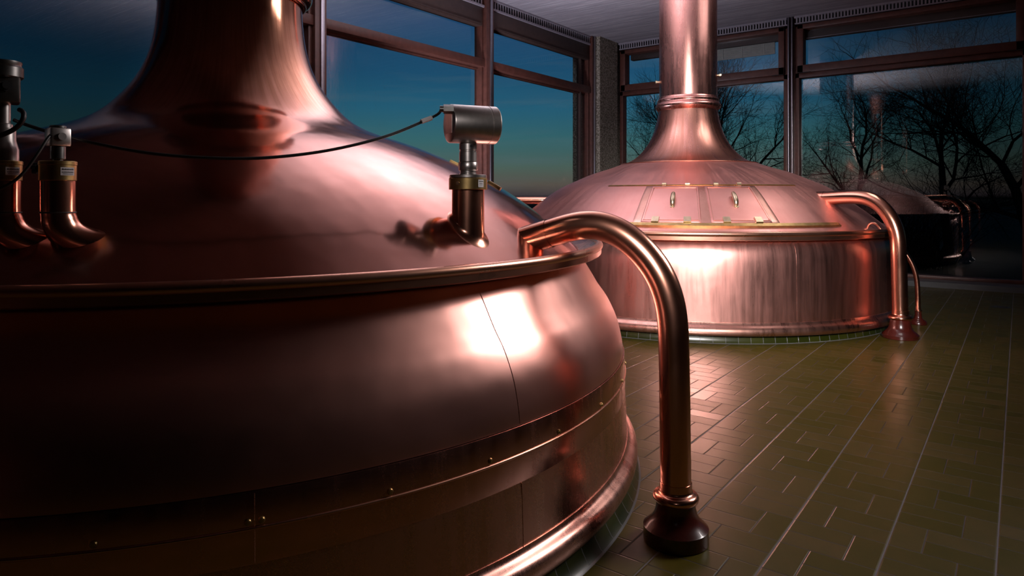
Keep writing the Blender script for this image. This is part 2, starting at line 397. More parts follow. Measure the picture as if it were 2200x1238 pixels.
def glazing_far(idx, x0, x1):
    bm = bmesh.new()
    # outer frame, transom, opening sash on top
    box(bm, x0, x0 + .075, 13.76, 13.95, .09, 4.87, .005); box(bm, x1 - .075, x1, 13.76, 13.95, .09, 4.87, .005)
    box(bm, x0, x1, 13.74, 13.95, .09, .145, .005)
    box(bm, x0, x1, 13.76, 13.95, 3.815, 3.91, .005); box(bm, x0, x1, 13.76, 13.95, 4.80, 4.87, .005)
    win = struct('window_%d' % idx, bm, 'wood')
    b2 = bmesh.new()
    s0, s1 = x0 + .05, x1 - .05
    box(b2, s0, s0 + .11, 13.70, 13.93, 3.905, 4.83, .008); box(b2, s1 - .11, s1, 13.70, 13.93, 3.905, 4.83, .008)
    box(b2, s0, s1, 13.70, 13.93, 3.905, 4.05, .008); box(b2, s0, s1, 13.70, 13.93, 4.745, 4.83, .008)
    sash = finish('window_sash', b2, 'wood', win)
    for hx in (s0 + .04, s1 - .22):
        b2 = bmesh.new(); box(b2, hx, hx + .2, 13.69, 13.705, 3.895, 3.908); finish('hinge', b2, 'grille_dark', sash, smooth=False)
    b2 = bmesh.new(); box(b2, s0 + .1, s1 - .1, 13.896, 13.908, 4.045, 4.75); finish('window_pane', b2, 'glass', win, smooth=False)
    b2 = bmesh.new(); box(b2, x0 + .07, x1 - .07, 13.896, 13.908, .14, 3.82); finish('window_pane', b2, 'glass', win, smooth=False)
    b2 = bmesh.new(); box(b2, x0, x1, 13.68, 13.9, 4.965, 4.998); box(b2, x0, x1, 13.72, 13.9, 4.855, 4.875)
    x = x0 + .03
    while x < x1 - .04:
        box(b2, x, x + .027, 13.70, 13.708, 4.87, 4.967); x += .056
    finish('vent_grille', b2, 'grille', win, smooth=False)
    b2 = bmesh.new(); box(b2, x0, x1, 13.76, 13.9, 4.873, 4.968); finish('vent_back', b2, 'grille_dark', win, smooth=False)
    return win
far = [(-7.27, -3.615), (-3.475, .115), (.255, 3.9), (4.04, 6.0)]
wins = [glazing_far(7 + i, a, b_) for i, (a, b_) in enumerate(far)]
for xa in (-3.545, .185, 3.97):
    bm = bmesh.new(); box(bm, xa - .07, xa + .07, 13.78, 13.98, .09, ZC); o = struct('trim_%d' % tn, bm, 'wood'); tn += 1
    for dx in (-.045, .02):
        b2 = bmesh.new(); box(b2, xa + dx, xa + dx + .025, 13.66, 13.80, .1, ZC - .01, .003); finish('metal_strip', b2, 'alu', o)
# outside blinds: one let down a little, the other in its housing
b2 = bmesh.new()
for k in range(9):
    z = 4.40 + k * .026
    box(b2, -5.15, -3.93, 14.02, 14.06, z, z + .021)
for x in (-5.0, -4.6, -4.15): box(b2, x, x + .02, 14.01, 14.02, 4.40, 4.63)
finish('slatted_blind', b2, 'blind', wins[0], smooth=False)
b2 = bmesh.new(); box(b2, -7.1, -3.8, 13.96, 14.1, 4.64, 4.82); finish('blind_housing', b2, 'wood_dark', wins[0], smooth=False)
b2 = bmesh.new(); box(b2, -3.35, .0, 13.96, 14.1, 4.60, 4.82); finish('blind_housing', b2, 'wood_dark', wins[1], smooth=False)
b2 = bmesh.new(); box(b2, -3.35, .0, 13.95, 13.962, 4.60, 4.612); finish('housing_edge', b2, 'alu', wins[1], smooth=False)

# ------------------------------------------------------------------ kettles
F_PROF = [(0.405, 2.70), (0.406, 2.60), (0.425, 2.43), (0.462, 2.29), (0.522, 2.17), (0.60, 2.07), (0.68, 1.985), (0.78, 1.92), (0.912, 1.87), (1.055, 1.827), (1.178, 1.783), (1.32, 1.722),
          (1.45, 1.66), (1.585, 1.59), (1.70, 1.52), (1.80, 1.45), (1.888, 1.38), (1.99, 1.29), (2.09, 1.205)]
R_DOME = [(.915, 1.972), (1.024, 1.93), (1.166, 1.885), (1.30, 1.845), (1.42, 1.80), (1.53, 1.75), (1.65, 1.70), (1.76, 1.648), (1.86, 1.59), (1.95, 1.53), (2.05, 1.455), (2.15, 1.375), (2.25, 1.30), (2.34, 1.225), (2.42, 1.16), (2.52, 1.09)]
R_NECK = [(0.395, 2.76), (0.403, 2.69), (0.43, 2.56), (0.455, 2.46), (0.50, 2.34), (0.57, 2.22), (0.65, 2.12), (0.75, 2.035), (0.83, 1.995), (.925, 1.972)]
def chimney(tank, z0, r, mtl):
    bm = bmesh.new(); lathe(bm, [(r, z0), (r, ZC - .003)], 96); return finish('vapour_chimney', bm, mtl, tank)

def front_kettle(x, y, label, grp=None, details=True):
    T = thing('brew_kettle', label, 'brew kettle', (x, y, 0), grp)
    bm = bmesh.new(); P = bspline(F_PROF, 5); lathe(bm, P, 256)
    dome = finish('kettle_dome', bm, 'dome', T)
    dome.data.materials.append(M['neck'])
    chimney(T, 2.70, .400, 'neck')
    bm = bmesh.new(); torus(bm, .428, 2.735, .040, 96, 16); torus(bm, .418, 2.685, .014, 96, 10); torus(bm, .412, 2.79, .012, 96, 10); finish('neck_ring', bm, 'neck', T)
    bm = bmesh.new()
    body = bspline([(2.07, 1.215), (2.12, 1.14), (2.17, 1.06), (2.212, .985), (2.25, .94), (2.277, .89), (2.305, .83), (2.32, .78), (2.331, .73), (2.338, .69), (2.342, .652)], 4)
    lathe(bm, body, 256); finish('kettle_body', bm, 'body', T)
    bm = bmesh.new(); lathe(bm, [(2.343, .65), (2.347, .650), (2.3485, .646), (2.352, .56), (2.353, .445), (2.351, .441), (2.347, .441)], 256)
    band = finish('riveted_band', bm, 'band', T)
    bm = bmesh.new(); torus(bm, 2.352, .546, .0055, 256, 10); finish('band_bead', bm, 'rim', band)
    bm = bmesh.new(); lathe(bm, [(2.351, .443), (2.356, .38), (2.360, .28), (2.362, .20)], 256); finish('lower_wall', bm, 'lower', T)
    bm = bmesh.new(); lathe(bm, [(2.355, .208)] + bspline([(2.366, .207), (2.370, .190), (2.385, .178), (2.403, .168), (2.416, .150), (2.421, .125), (2.417, .100), (2.406, .083), (2.39, .078), (2.35, .078)], 4), 256); finish('foot_moulding', bm, 'foot', T)
    bm = bmesh.new()
    lathe(bm, bspline([(2.09, 1.200), (2.13, 1.205), (2.18, 1.222), (2.200, 1.246), (2.212, 1.252)], 4), 256)
    torus(bm, 2.210, 1.232, .0205, 256, 18)
    lathe(bm, [(2.222, 1.216), (2.2215, 1.190), (2.215, 1.184), (2.20, 1.182), (2.12, 1.176)], 256)
    finish('kettle_rim', bm, 'rim', T)
    if details:
        # screws along the band: a pair at the joint, then one every quarter metre
        sc_az = []
        return T, dome, band, sc_az
    return T
T1, dome1, band1, _ = front_kettle(-3.82, 2.256, 'large copper brew kettle filling the left foreground with sensors on its dome')
T3 = front_kettle(-3.82, -4.55, 'copper brew kettle behind the camera, seen only as a mirror image in the window', None, False)

# rear kettle
RX, RY = -3.724, 9.07
T2 = thing('brew_kettle', 'paler copper brew kettle near the windows with two hatch doors on its dome', 'brew kettle', (RX, RY, 0))
bm = bmesh.new(); lathe(bm, bspline(R_NECK, 5), 192); neck2 = finish('kettle_neck', bm, 'rear_neck', T2)
bm = bmesh.new(); RD = bspline(R_DOME, 5); lathe(bm, RD, 256); dome2 = finish('kettle_dome', bm, 'rear_dome', T2)
bm = bmesh.new(); torus(bm, .93, 1.972, .006, 192, 8); finish('neck_seam', bm, 'rim', neck2)
chimney(T2, 2.78, .395, 'rear_chimney')
bm = bmesh.new(); lathe(bm, bspline([(.395, 2.71), (.41, 2.715), (.425, 2.73), (.447, 2.755), (.450, 2.785), (.435, 2.81), (.418, 2.822), (.416, 2.84), (.424, 2.852), (.42, 2.868), (.404, 2.878), (.400, 2.90), (.395, 2.905)], 4), 128)
finish('neck_ring', bm, 'rear_chimney', T2)
bm = bmesh.new(); lathe(bm, bspline([(2.47, 1.085), (2.52, 1.05), (2.555, 1.0), (2.578, .94), (2.588, .87), (2.592, .78), (2.593, .65), (2.594, .45), (2.595, .2)], 4), 256); finish('kettle_body', bm, 'rear_body', T2)
bm = bmesh.new(); lathe(bm, [(2.588, .222)] + bspline([(2.602, .221), (2.610, .205), (2.622, .190), (2.645, .172), (2.657, .150), (2.660, .125), (2.655, .100), (2.645, .088), (2.60, .085)], 4), 256); finish('foot_moulding', bm, 'foot', T2)
bm = bmesh.new(); torus(bm, 2.590, 1.125, .028, 256, 18); lathe(bm, [(2.52, 1.105), (2.585, 1.148), (2.60, 1.15)], 256); lathe(bm, [(2.600, 1.10), (2.599, 1.062), (2.59, 1.056), (2.52, 1.05)], 256)
finish('kettle_rim', bm, 'rim', T2)

# tiled plinths under the kettles
def plinth(name, x, y, prof):
    bm = bmesh.new(); lathe(bm, prof, 192, uvr=prof[-1][0])
    o = struct(name, bm, 'plinth'); o.location = (x, y, 0); return o
plinth('trim_%d' % tn, -3.82, 2.256, [(2.33, .10), (2.375, .10), (2.395, .05), (2.418, .012), (2.436, .0)]); tn += 1
plinth('trim_%d' % tn, RX, RY, [(2.5, .10), (2.56, .10), (2.565, .05), (2.575, .008), (2.585, .0)]); tn += 1
plinth('trim_%d' % tn, -3.82, -4.55, [(2.33, .10), (2.375, .10), (2.395, .05), (2.418, .012), (2.436, .0)]); tn += 1

# ------------------------------------------------------------------ surface patches lying on a dome
def interp(prof, r):
    for a, b_ in zip(prof, prof[1:]):
        if a[0] <= r <= b_[0]:
            k = (r - a[0]) / (b_[0] - a[0]); return a[1] + (b_[1] - a[1]) * k, (b_[1] - a[1]) / (b_[0] - a[0])
    return prof[-1][1], -1
def on_dome(prof, az, r, h=0):
    z, s = interp(prof, r); L = math.hypot(1, s); nr, nz = -s / L, 1 / L
    a = math.radians(az); rr = r + nr * h
    return Vector((rr * math.cos(a), rr * math.sin(a), z + nz * h))
def dome_patch(bm, prof, c, h0, h1, nu=16, nv=12):
    """c = four corners (az, r): bl, br, tr, tl ; slab between heights h0 and h1, edges rounded a little"""
    def pt(u, v, h):
        az = (c[0][0] * (1 - u) + c[1][0] * u) * (1 - v) + (c[3][0] * (1 - u) + c[2][0] * u) * v
        r = (c[0][1] * (1 - u) + c[1][1] * u) * (1 - v) + (c[3][1] * (1 - u) + c[2][1] * u) * v
        return on_dome(prof, az, r, h)
    us = [0, .012] + [i / nu for i in range(1, nu)] + [.988, 1]; vs = [0, .012] + [i / nv for i in range(1, nv)] + [.988, 1]
    top = [[bm.verts.new(pt(u, v, h1 - (.35 * (h1 - h0) if i in (0, len(us) - 1) or j in (0, len(vs) - 1) else 0))) for i, u in enumerate(us)] for j, v in enumerate(vs)]
    bot = [[bm.verts.new(pt(u, v, h0)) for u in us] for v in vs]
    for j in range(len(vs) - 1):
        for i in range(len(us) - 1):
            bm.faces.new((top[j][i], top[j][i + 1], top[j + 1][i + 1], top[j + 1][i]))
            bm.faces.new((bot[j][i], bot[j + 1][i], bot[j + 1][i + 1], bot[j][i + 1]))
    def side(a, b_):
        for p in range(len(a) - 1): bm.faces.new((a[p], a[p + 1], b_[p + 1], b_[p]))
    side(top[0], bot[0]); side(bot[-1], top[-1]); side([r[0] for r in bot], [r[0] for r in top]); side([r[-1] for r in top], [r[-1] for r in bot])
def dome_arc(bm, prof, az0, az1, r, w, h, n=60):
    dome_patch(bm, prof, [(az0, r + w / 2), (az1, r + w / 2), (az1, r - w / 2), (az0, r - w / 2)], -.004, h, n, 2)
RDs = sorted(RD)
# raised manway surround with its brass rails
bm = bmesh.new(); dome_arc(bm, RDs, -100, -25, 2.372, .036, .024); finish('brass_rail', bm, 'brass', T2)
bm = bmesh.new(); dome_arc(bm, RDs, -100, -24, 1.765, .014, .009); finish('brass_rail', bm, 'brass', T2)
bm = bmesh.new(); dome_patch(bm, RDs, [(-82.3, 2.352), (-43.8, 2.352), (-43.4, 1.785), (-82.8, 1.785)], -.004, .010, 40, 12); finish('hatch_frame', bm, 'foot', T2)
def hatch(az0, az1):
    bm = bmesh.new(); dome_patch(bm, RDs, [(az0, 2.338), (az1, 2.338), (az1 + .25, 1.815), (az0 - .25, 1.815)], .003, .020, 20, 12)
    d = finish('hatch_door', bm, 'rear_dome', T2)
    # pressed border
    for c in ([(az0 + .5, 2.320), (az1 - .5, 2.320), (az1 - .5, 2.314), (az0 + .5, 2.314)], [(az0 + .6, 1.848), (az1 - .6, 1.848), (az1 - .6, 1.842), (az0 + .6, 1.842)],
              [(az0 + .45, 2.320), (az0 + .62, 2.320), (az0 + .7, 1.842), (az0 + .45, 1.842)], [(az1 - .62, 2.320), (az1 - .45, 2.320), (az1 - .45, 1.842), (az1 - .7, 1.842)]):
        b2 = bmesh.new(); dome_patch(b2, RDs, c, .015, .0255, 14, 6); finish('pressed_edge', b2, 'foot', d)
    am = (az0 + az1) / 2
    # handle: curved brass grip on a foot
    p = [on_dome(RDs, am, 2.115, .005), on_dome(RDs, am, 2.112, .035), on_dome(RDs, am, 2.08, .062), on_dome(RDs, am, 2.02, .068), on_dome(RDs, am, 1.975, .055)]
    b2 = bmesh.new(); q = bspline([tuple(v) for v in p], 5); tube(b2, q, [.014 + .014 * math.sin(PI * min(1, i / (len(q) - 1))) for i in range(len(q))], 14)
    hd = finish('hatch_handle', b2, 'brass_pale', T2)
    hd.parent = d
    b2 = bmesh.new(); f0 = on_dome(RDs, am, 2.13, .0); tube(b2, [f0, on_dome(RDs, am, 2.13, .025)], .026, 16); finish('handle_foot', b2, 'brass_pale', d)
    for az in (am - 4.0, am + 4.3):
        b2 = bmesh.new(); dome_patch(b2, RDs, [(az - .95, 2.35), (az + .95, 2.35), (az + .95, 2.285), (az - .95, 2.285)], .008, .038, 4, 3); finish('latch_block', b2, 'brass_pale', d)
        b2 = bmesh.new(); tube(b2, [on_dome(RDs, az - .8, 1.785, .03), on_dome(RDs, az + .8, 1.785, .03)], .017, 14); dome_patch(b2, RDs, [(az - .75, 1.81), (az + .75, 1.81), (az + .75, 1.765), (az - .75, 1.765)], .004, .028, 3, 3); finish('hinge', b2, 'brass_pale', d)
hatch(-80.0, -64.3); hatch(-61.7, -46.0)
# nozzles on the chimney
def nozzle(tank, az, z, r0):
    a = math.radians(az); d = Vector((math.cos(a), math.sin(a), 0)); bm = bmesh.new()
    tube(bm, [d * (r0 - .01) + Vector((0, 0, z)), d * (r0 + .03) + Vector((0, 0, z))], .016, 14)
    tube(bm, [d * (r0 + .028) + Vector((0, 0, z)), d * (r0 + .055) + Vector((0, 0, z))], .024, 6)
    finish('brass_nozzle', bm, 'brass_pale', tank)
nozzle(T2, 20, 3.20, .395); nozzle(T2, 212, 3.13, .395)
# lifting eye by the rim of the rear kettle
a = math.radians(-14); c0 = Vector((2.44 * math.cos(a), 2.44 * math.sin(a), 1.13)); tg = Vector((-.2, 1, 0)).normalized(); rd = Vector((math.cos(a), math.sin(a), 0))
bm = bmesh.new(); q = bspline([tuple(c0 - rd * .02), tuple(c0 + Vector((0, 0, .07))), tuple(c0 + rd * .04 + Vector((0, 0, .095))), tuple(c0 + rd * .1 + Vector((0, 0, .07))), tuple(c0 + rd * .14 + Vector((0, 0, .0)))], 6)
tube(bm, q, .013, 12); finish('lifting_eye', bm, 'pipe', T2)
# small clips on the far shoulder of the front dome
FDs = sorted(bspline(F_PROF, 5))

for az, r in ((35.5, 1.36), (27.5, 1.62)):
    b2 = bmesh.new(); dome_patch(b2, FDs, [(az - .8, r + .035), (az + .8, r + .035), (az + .8, r - .035), (az - .8, r - .035)], -.002, .012, 4, 3); finish('brass_clip', b2, 'brass', T1)
# long soldered seam down the front body
def seam(tank, az, pts, w=.003):
    bm = bmesh.new(); a = math.radians(az); tube(bm, [(r * math.cos(a), r * math.sin(a), z) for r, z in pts], w, 8); finish('soldered_seam', bm, 'foot', tank)
seam(T1, -5.5, bspline([(2.13, 1.125), (2.17, 1.06), (2.212, .985), (2.25, .94), (2.277, .89), (2.305, .83), (2.32, .78), (2.331, .73), (2.338, .69), (2.341, .655)], 3), .0016)
seam(T1, -5.6, [(2.353, .44), (2.357, .36), (2.360, .28), (2.362, .205)], .0014)
for az in (-29.12,): seam(T1, az, [(2.350, .645), (2.354, .56), (2.354, .445)], .0012)
for az in (-78, -43, -8, 27): seam(T2, az, bspline([(2.555, 1.0), (2.578, .94), (2.588, .87), (2.592, .78), (2.594, .45), (2.595, .225)], 3), .0008)
# band screws
def screw(az, z, r):
    a = math.radians(az); d = Vector((math.cos(a), math.sin(a), 0)); p = d * r + Vector((0, 0, z)); bm = bmesh.new()
    tube(bm, [p - d * .004, p + d * .002, p + d * .006], [.0105, .0105, .0075], 14); tube(bm, [p + d * .005, p + d * .0085], .005, 8); finish('band_screw', bm, 'brass', band1)
for az in (-29.55, -28.65, -19.2, -9.5, .2, 10.3, 20.8, 30, 40, -39, -49, -59, -69, -79, -89): screw(az, .566, 2.351)

# ------------------------------------------------------------------ standpipes
def standpipe(label, tank, az, path, rpipe, base_r, base_h, cone='cone', group=None, collar=None, foot=True, rim=.19):
    a = math.radians(az); d = Vector((math.cos(a), math.sin(a), 0)); t0 = Vector((tank[0], tank[1], 0))
    bx = t0 + d * path[-1][0]
    P = thing('copper_pipe', label, 'pipe', (bx.x, bx.y, 0), group)
    loc = lambda rho, z: (t0 + d * rho + Vector((0, 0, z))) - Vector((bx.x, bx.y, 0))
    q = bspline(path, 8)
    bm = bmesh.new(); tube(bm, [loc(*p) for p in q], rpipe, 36, False); finish('pipe_bend', bm, 'pipe', P)
    if collar:
        s = collar; bm = bmesh.new(); i = s
        pts = [loc(*p) for p in q]
        n = min(range(len(q)), key=lambda k: abs(q[k][0] - q[0][0] - s))
        bm.free()
        bm = bmesh.new(); tube(bm, [pts[0] - (pts[1] - pts[0]).normalized() * .10] + pts[:n + 1], rpipe * 1.035, 36, False); finish('pipe_sleeve', bm, 'pipe', P)
    if foot:
        h = base_h; br = base_r
        bm = bmesh.new()
        lathe(bm, [(rpipe, h + rpipe * 1.22), (rpipe * 1.04, h + rpipe * 1.21), (rpipe * 1.05, h + rpipe * .80)] + bspline([(rpipe * 1.06, h + rpipe * .66), (rpipe * 1.14, h + rpipe * .56), (rpipe * 1.36, h + rpipe * .52), (rpipe * 1.52, h + rpipe * .30), (rpipe * 1.48, h + rpipe * .08), (rpipe * 1.32, h - .004), (rpipe * 1.2, h - .006)], 5), 64)
        finish('pipe_collar', bm, 'pipe', P)
        bm = bmesh.new()
        lathe(bm, [(0, h)] + bspline([(rpipe * 1.26, h), (rpipe * 1.27, rim * h + (h - rim * h) * .78), (rpipe * 1.36, rim * h + (h - rim * h) * .52), (rpipe * 1.55, rim * h + (h - rim * h) * .30), (br * .88, rim * h + (h - rim * h) * .13), (br * .97, rim * h + (h - rim * h) * .03)], 5) + [(br, rim * h), (br, 0.004), (br - .004, 0), (0, 0)], 64)
        finish('pipe_base', bm, cone, P)
    return P
p1 = [(1.80, 1.245), (1.90, 1.275), (1.989, 1.305), (2.109, 1.341), (2.20, 1.368), (2.29, 1.378), (2.37, 1.362), (2.45, 1.325), (2.544, 1.244), (2.612, 1.144), (2.647, 1.039), (2.660, .938), (2.664, .8), (2.667, .6), (2.669, .4), (2.671, .2)]
standpipe('thick copper pipe arching off the big front kettle down to a dark red cone', (-3.82, 2.256), 11.7, p1, .0665, .140, .175, collar=.275, rim=.36)
p2 = [(1.86, 1.49), (1.98, 1.492), (2.138, 1.503), (2.28, 1.510), (2.403, 1.508), (2.50, 1.487), (2.60, 1.43), (2.69, 1.33), (2.755, 1.215), (2.79, 1.09), (2.80, .95), (2.805, .7), (2.812, .45), (2.818, .2)]
standpipe('copper pipe bending off the rear kettle dome down to a red cone beside it', (RX, RY), -16.3, p2, .079, .178, .20, collar=.13)
p3 = [(2.45, .99), (2.57, .93), (2.66, .82), (2.72, .70), (2.755, .58), (2.768, .45), (2.772, .3), (2.774, .15)]
standpipe('thin copper pipe on a small red cone behind the rear kettle standpipe', (RX, RY), 4.4, p3, .028, .092, .155)
p4 = [(1.93, 1.46), (2.05, 1.463), (2.3, 1.463), (2.5, 1.463), (2.62, 1.44), (2.72, 1.36), (2.77, 1.24), (2.775, 1.1), (2.775, .6), (2.775, .2)]
standpipe('copper pipe leaving the far left side of the rear kettle dome by the windows', (RX, RY), 211.5, p4, .055, .13, .17, collar=.03)
standpipe('copper pipe of the kettle behind the camera, mirrored in the far window', (-3.82, -4.55), 11.7, p1, .0665, .140, .175, collar=.275, rim=.36)

# ------------------------------------------------------------------ sensors on the front dome
def frame_from(origin):
    return Vector(origin)
SX, SY = -3.82 + 1.905, 2.256 - .026
S = thing('level_sensor', 'steel sensor with a horizontal cylindrical head standing on the front kettle dome', 'sensor', (SX, SY, 1.535))
# copper stub belongs to the kettle dome
def fillet_stub(bm, cx, cy, r, ztop, fil=.030, seg=64, n=8):
    rings = []
    def dz(x, y): return interp(FDs, math.hypot(x, y))[0]
    for i in range(n + 1):
        u = i / n * PI / 2; e = fil * (1 - math.sin(u)); h = fil * 1.2 * (1 - math.cos(u)) - .002
        ring = []
        for k in range(seg):
            a = 2 * PI * k / seg; x = cx + (r + e) * math.cos(a); y = cy + (r + e) * math.sin(a)
            ring.append(bm.verts.new((x, y, dz(x, y) + h)))
        rings.append(ring)
    rings.append([bm.verts.new((cx + r * math.cos(2 * PI * k / seg), cy + r * math.sin(2 * PI * k / seg), ztop)) for k in range(seg)])
    for A, B in zip(rings, rings[1:]):
        for k in range(seg): bm.faces.new((A[k], A[(k + 1) % seg], B[(k + 1) % seg], B[k]))
bm = bmesh.new(); fillet_stub(bm, 1.905, -.026, .0705, 1.54)
finish('sensor_stub', bm, 'pipe', T1)
Z = 1.535
bm = bmesh.new(); cyl(bm, 0, 0, 0, .050, .0835, 64, .002); fl = finish('brass_flange', bm, 'brass', S)
bm = bmesh.new(); cyl(bm, 0, 0, .050, .064, .0815, 64, .002); finish('steel_lid', bm, 'steel', S)
def face_label(parent, w, h, ang, r, zc, lines, name='rating_plate'):
    """small curved white plate on a cylinder with printed rows"""
    bm = bmesh.new(); n = 8; a0 = ang - w / r / 2; a1 = ang + w / r / 2
    v = [[bm.verts.new(((r + .0008) * math.cos(a0 + (a1 - a0) * i / n), (r + .0008) * math.sin(a0 + (a1 - a0) * i / n), zc + s * h / 2)) for i in range(n + 1)] for s in (-1, 1)]
    for i in range(n): bm.faces.new((v[0][i], v[0][i + 1], v[1][i + 1], v[1][i]))
    o = finish(name, bm, 'white', parent)
    return o
def printed_rows(parent, rows, ang, r, seed):
    """unreadably small print: rows of short dark strokes bent round a cylinder; rows = (half width, height, z)"""
    rnd = random.Random(seed); bm = bmesh.new()
    for hw, hh, z in rows:
        x = -hw
        while x < hw:
            w = hh * rnd.uniform(.35, .8)
            a0, a1 = ang + x / r, ang + min(x + w, hw) / r; rr = r + .0013; h2 = hh * rnd.uniform(.75, 1)
            bm.faces.new([bm.verts.new((rr * math.cos(a), rr * math.sin(a), zz)) for a, zz in ((a0, z), (a1, z), (a1, z + h2), (a0, z + h2))])
            x += w + hh * .22
    return finish('print', bm, 'ink', parent, smooth=False)
camdir = math.atan2(-SY, -SX)   # side of the sensor facing the room
lp = face_label(S, .030, .032, camdir + .72, .0835, .026, 3)
printed_rows(lp, [(.012, .0045, .033), (.009, .003, .025), (.010, .002, .019)], camdir + .72, .0835, 1)
bm = bmesh.new(); a = camdir - .55; d = Vector((math.cos(a), math.sin(a), 0)); tube(bm, [d * .080 + Vector((0, 0, .027)), d * .0855 + Vector((0, 0, .027))], .0085, 16); tube(bm, [d * .085 + Vector((0, 0, .027)), d * .0865 + Vector((0, 0, .027))], .004, 8); finish('flange_screw', bm, 'brass_pale', fl)
bm = bmesh.new()
lathe(bm, [(0, .064), (.037, .064), (.037, .070), (.0345, .072), (.0345, .078)], 6 * 8)
lathe(bm, [(.0345, .076), (.0345, .120), (.0385, .122), (.0385, .162), (.036, .164), (.036, .170), (.0385, .172), (.0385, .198), (.030, .205), (0, .205)], 48)
st_ = finish('sensor_stem', bm, 'steel', S)
bm = bmesh.new(); lathe(bm, [(0, .082), (.040, .082), (.0425, .085), (.0425, .117), (.040, .120), (0, .120)], 8); finish('hex_nut', bm, 'steel', st_)
b2 = bmesh.new(); d = Vector((math.cos(camdir + .35), math.sin(camdir + .35), 0)); tube(b2, [d * .036 + Vector((0, 0, .188)), d * .041 + Vector((0, 0, .188))], .006, 10); finish('grub_screw', b2, 'rubber', st_)
# horizontal housing: its axis runs across the view, slightly towards the room on the left
ax = Vector((.7994, .6008, 0)); fw = Vector((-.6008, .7994, 0)); hx = (ax * .917 + fw * .40).normalized()
hc = Vector((0, 0, .283)) + ax * .010
def prof_tube(bm, c, axis, prof, seg=64):
    up = Vector((0, 0, 1)); s = axis.cross(up).normalized(); rings = []
    for r, t_ in prof:
        if r < 1e-6: rings.append([bm.verts.new(c + axis * t_)])
        else: rings.append([bm.verts.new(c + axis * t_ + (s * math.cos(2 * PI * k / seg) + up * math.sin(2 * PI * k / seg)) * r) for k in range(seg)])
    for A, B in zip(rings, rings[1:]):
        for k in range(seg):
            vs = []
            for v in (A[k % len(A)], A[(k + 1) % seg % len(A)], B[(k + 1) % seg % len(B)], B[k % len(B)]):
                if v not in vs: vs.append(v)
            if len(vs) > 2: bm.faces.new(vs)
bm = bmesh.new(); R_ = .083
prof_tube(bm, hc, hx, [(0, -.098), (R_ - .006, -.098), (R_ - .002, -.096), (R_, -.092), (R_, .075), (R_ - .0015, .0765), (R_ - .0015, .0785), (R_, .080), (R_, .112), (R_ - .004, .117), (0, .118)])
hd = finish('sensor_head', bm, 'steel', S)
bm = bmesh.new(); s_ = hx.cross(Vector((0, 0, 1))).normalized()
def plate(bm, c, e1, e2, w, h, nrm, th):
    vs = [c + e1 * (sx1 * w / 2) + e2 * (sy1 * h / 2) + nrm * k for k in (0, th) for sx1, sy1 in ((-1, -1), (1, -1), (1, 1), (-1, 1))]
    V = [bm.verts.new(v) for v in vs]
    for f in ((0, 1, 2, 3), (4, 5, 6, 7), (0, 1, 5, 4), (1, 2, 6, 5), (2, 3, 7, 6), (3, 0, 4, 7)): bm.faces.new([V[i] for i in f])
plate(bm, hc - hx * .0975, s_, Vector((0, 0, 1)), .085, .085, -hx, .0018); finish('name_plate', bm, 'steel', hd, smooth=False)
# cable gland at the upper left of the head
gl_ = hc - hx * .085 + Vector((0, 0, .055)) - ax * .0 - fw * .055
bm = bmesh.new(); gd = (-ax + fw * -.15).normalized(); tube(bm, [gl_ + gd * -.012, gl_ + gd * .03], .020, 6); tube(bm, [gl_ + gd * .028, gl_ + gd * .045], .0135, 16); finish('cable_gland', bm, 'steel_dark', hd)

# sensors at the left edge
def stub_with_elbow(px, py, zt, zb, r, inward):
    bm = bmesh.new()
    p = [Vector((px, py, zt)), Vector((px, py, zb + .10)), Vector((px, py, zb + .05)), Vector((px, py, zb)) + inward * .02, Vector((px, py, zb - .03)) + inward * .07, Vector((px, py, zb - .04)) + inward * .11, Vector((px, py, zb - .045)) + inward * .15]
    q = bspline([tuple(v) for v in p], 5); tube(bm, q, [r if v[2] > zb + .055 else r * 1.04 for v in q], 40, False)
    o = finish('sensor_stub', bm, 'pipe', T1)
    b2 = bmesh.new(); torus(b2, r * 1.0, zb + .072, .0025, 40, 8, px, py); finish('stub_seam', b2, 'rubber', o)
def cam_pt(px, dep, py): # world position of a place seen at the given direction and distance, used for cable routing figures
    t_ = (px - 1100) / 1450.; return Vector((.7994 * t_ * dep - .6008 * dep, .6008 * t_ * dep + .7994 * dep, 1.5 - (py - 425) * dep / 1450.))
inw = (ax * .8 + fw * .5).normalized()
k1 = cam_pt(124.5, 2.20, 425); k2 = cam_pt(6, 2.18, 425)
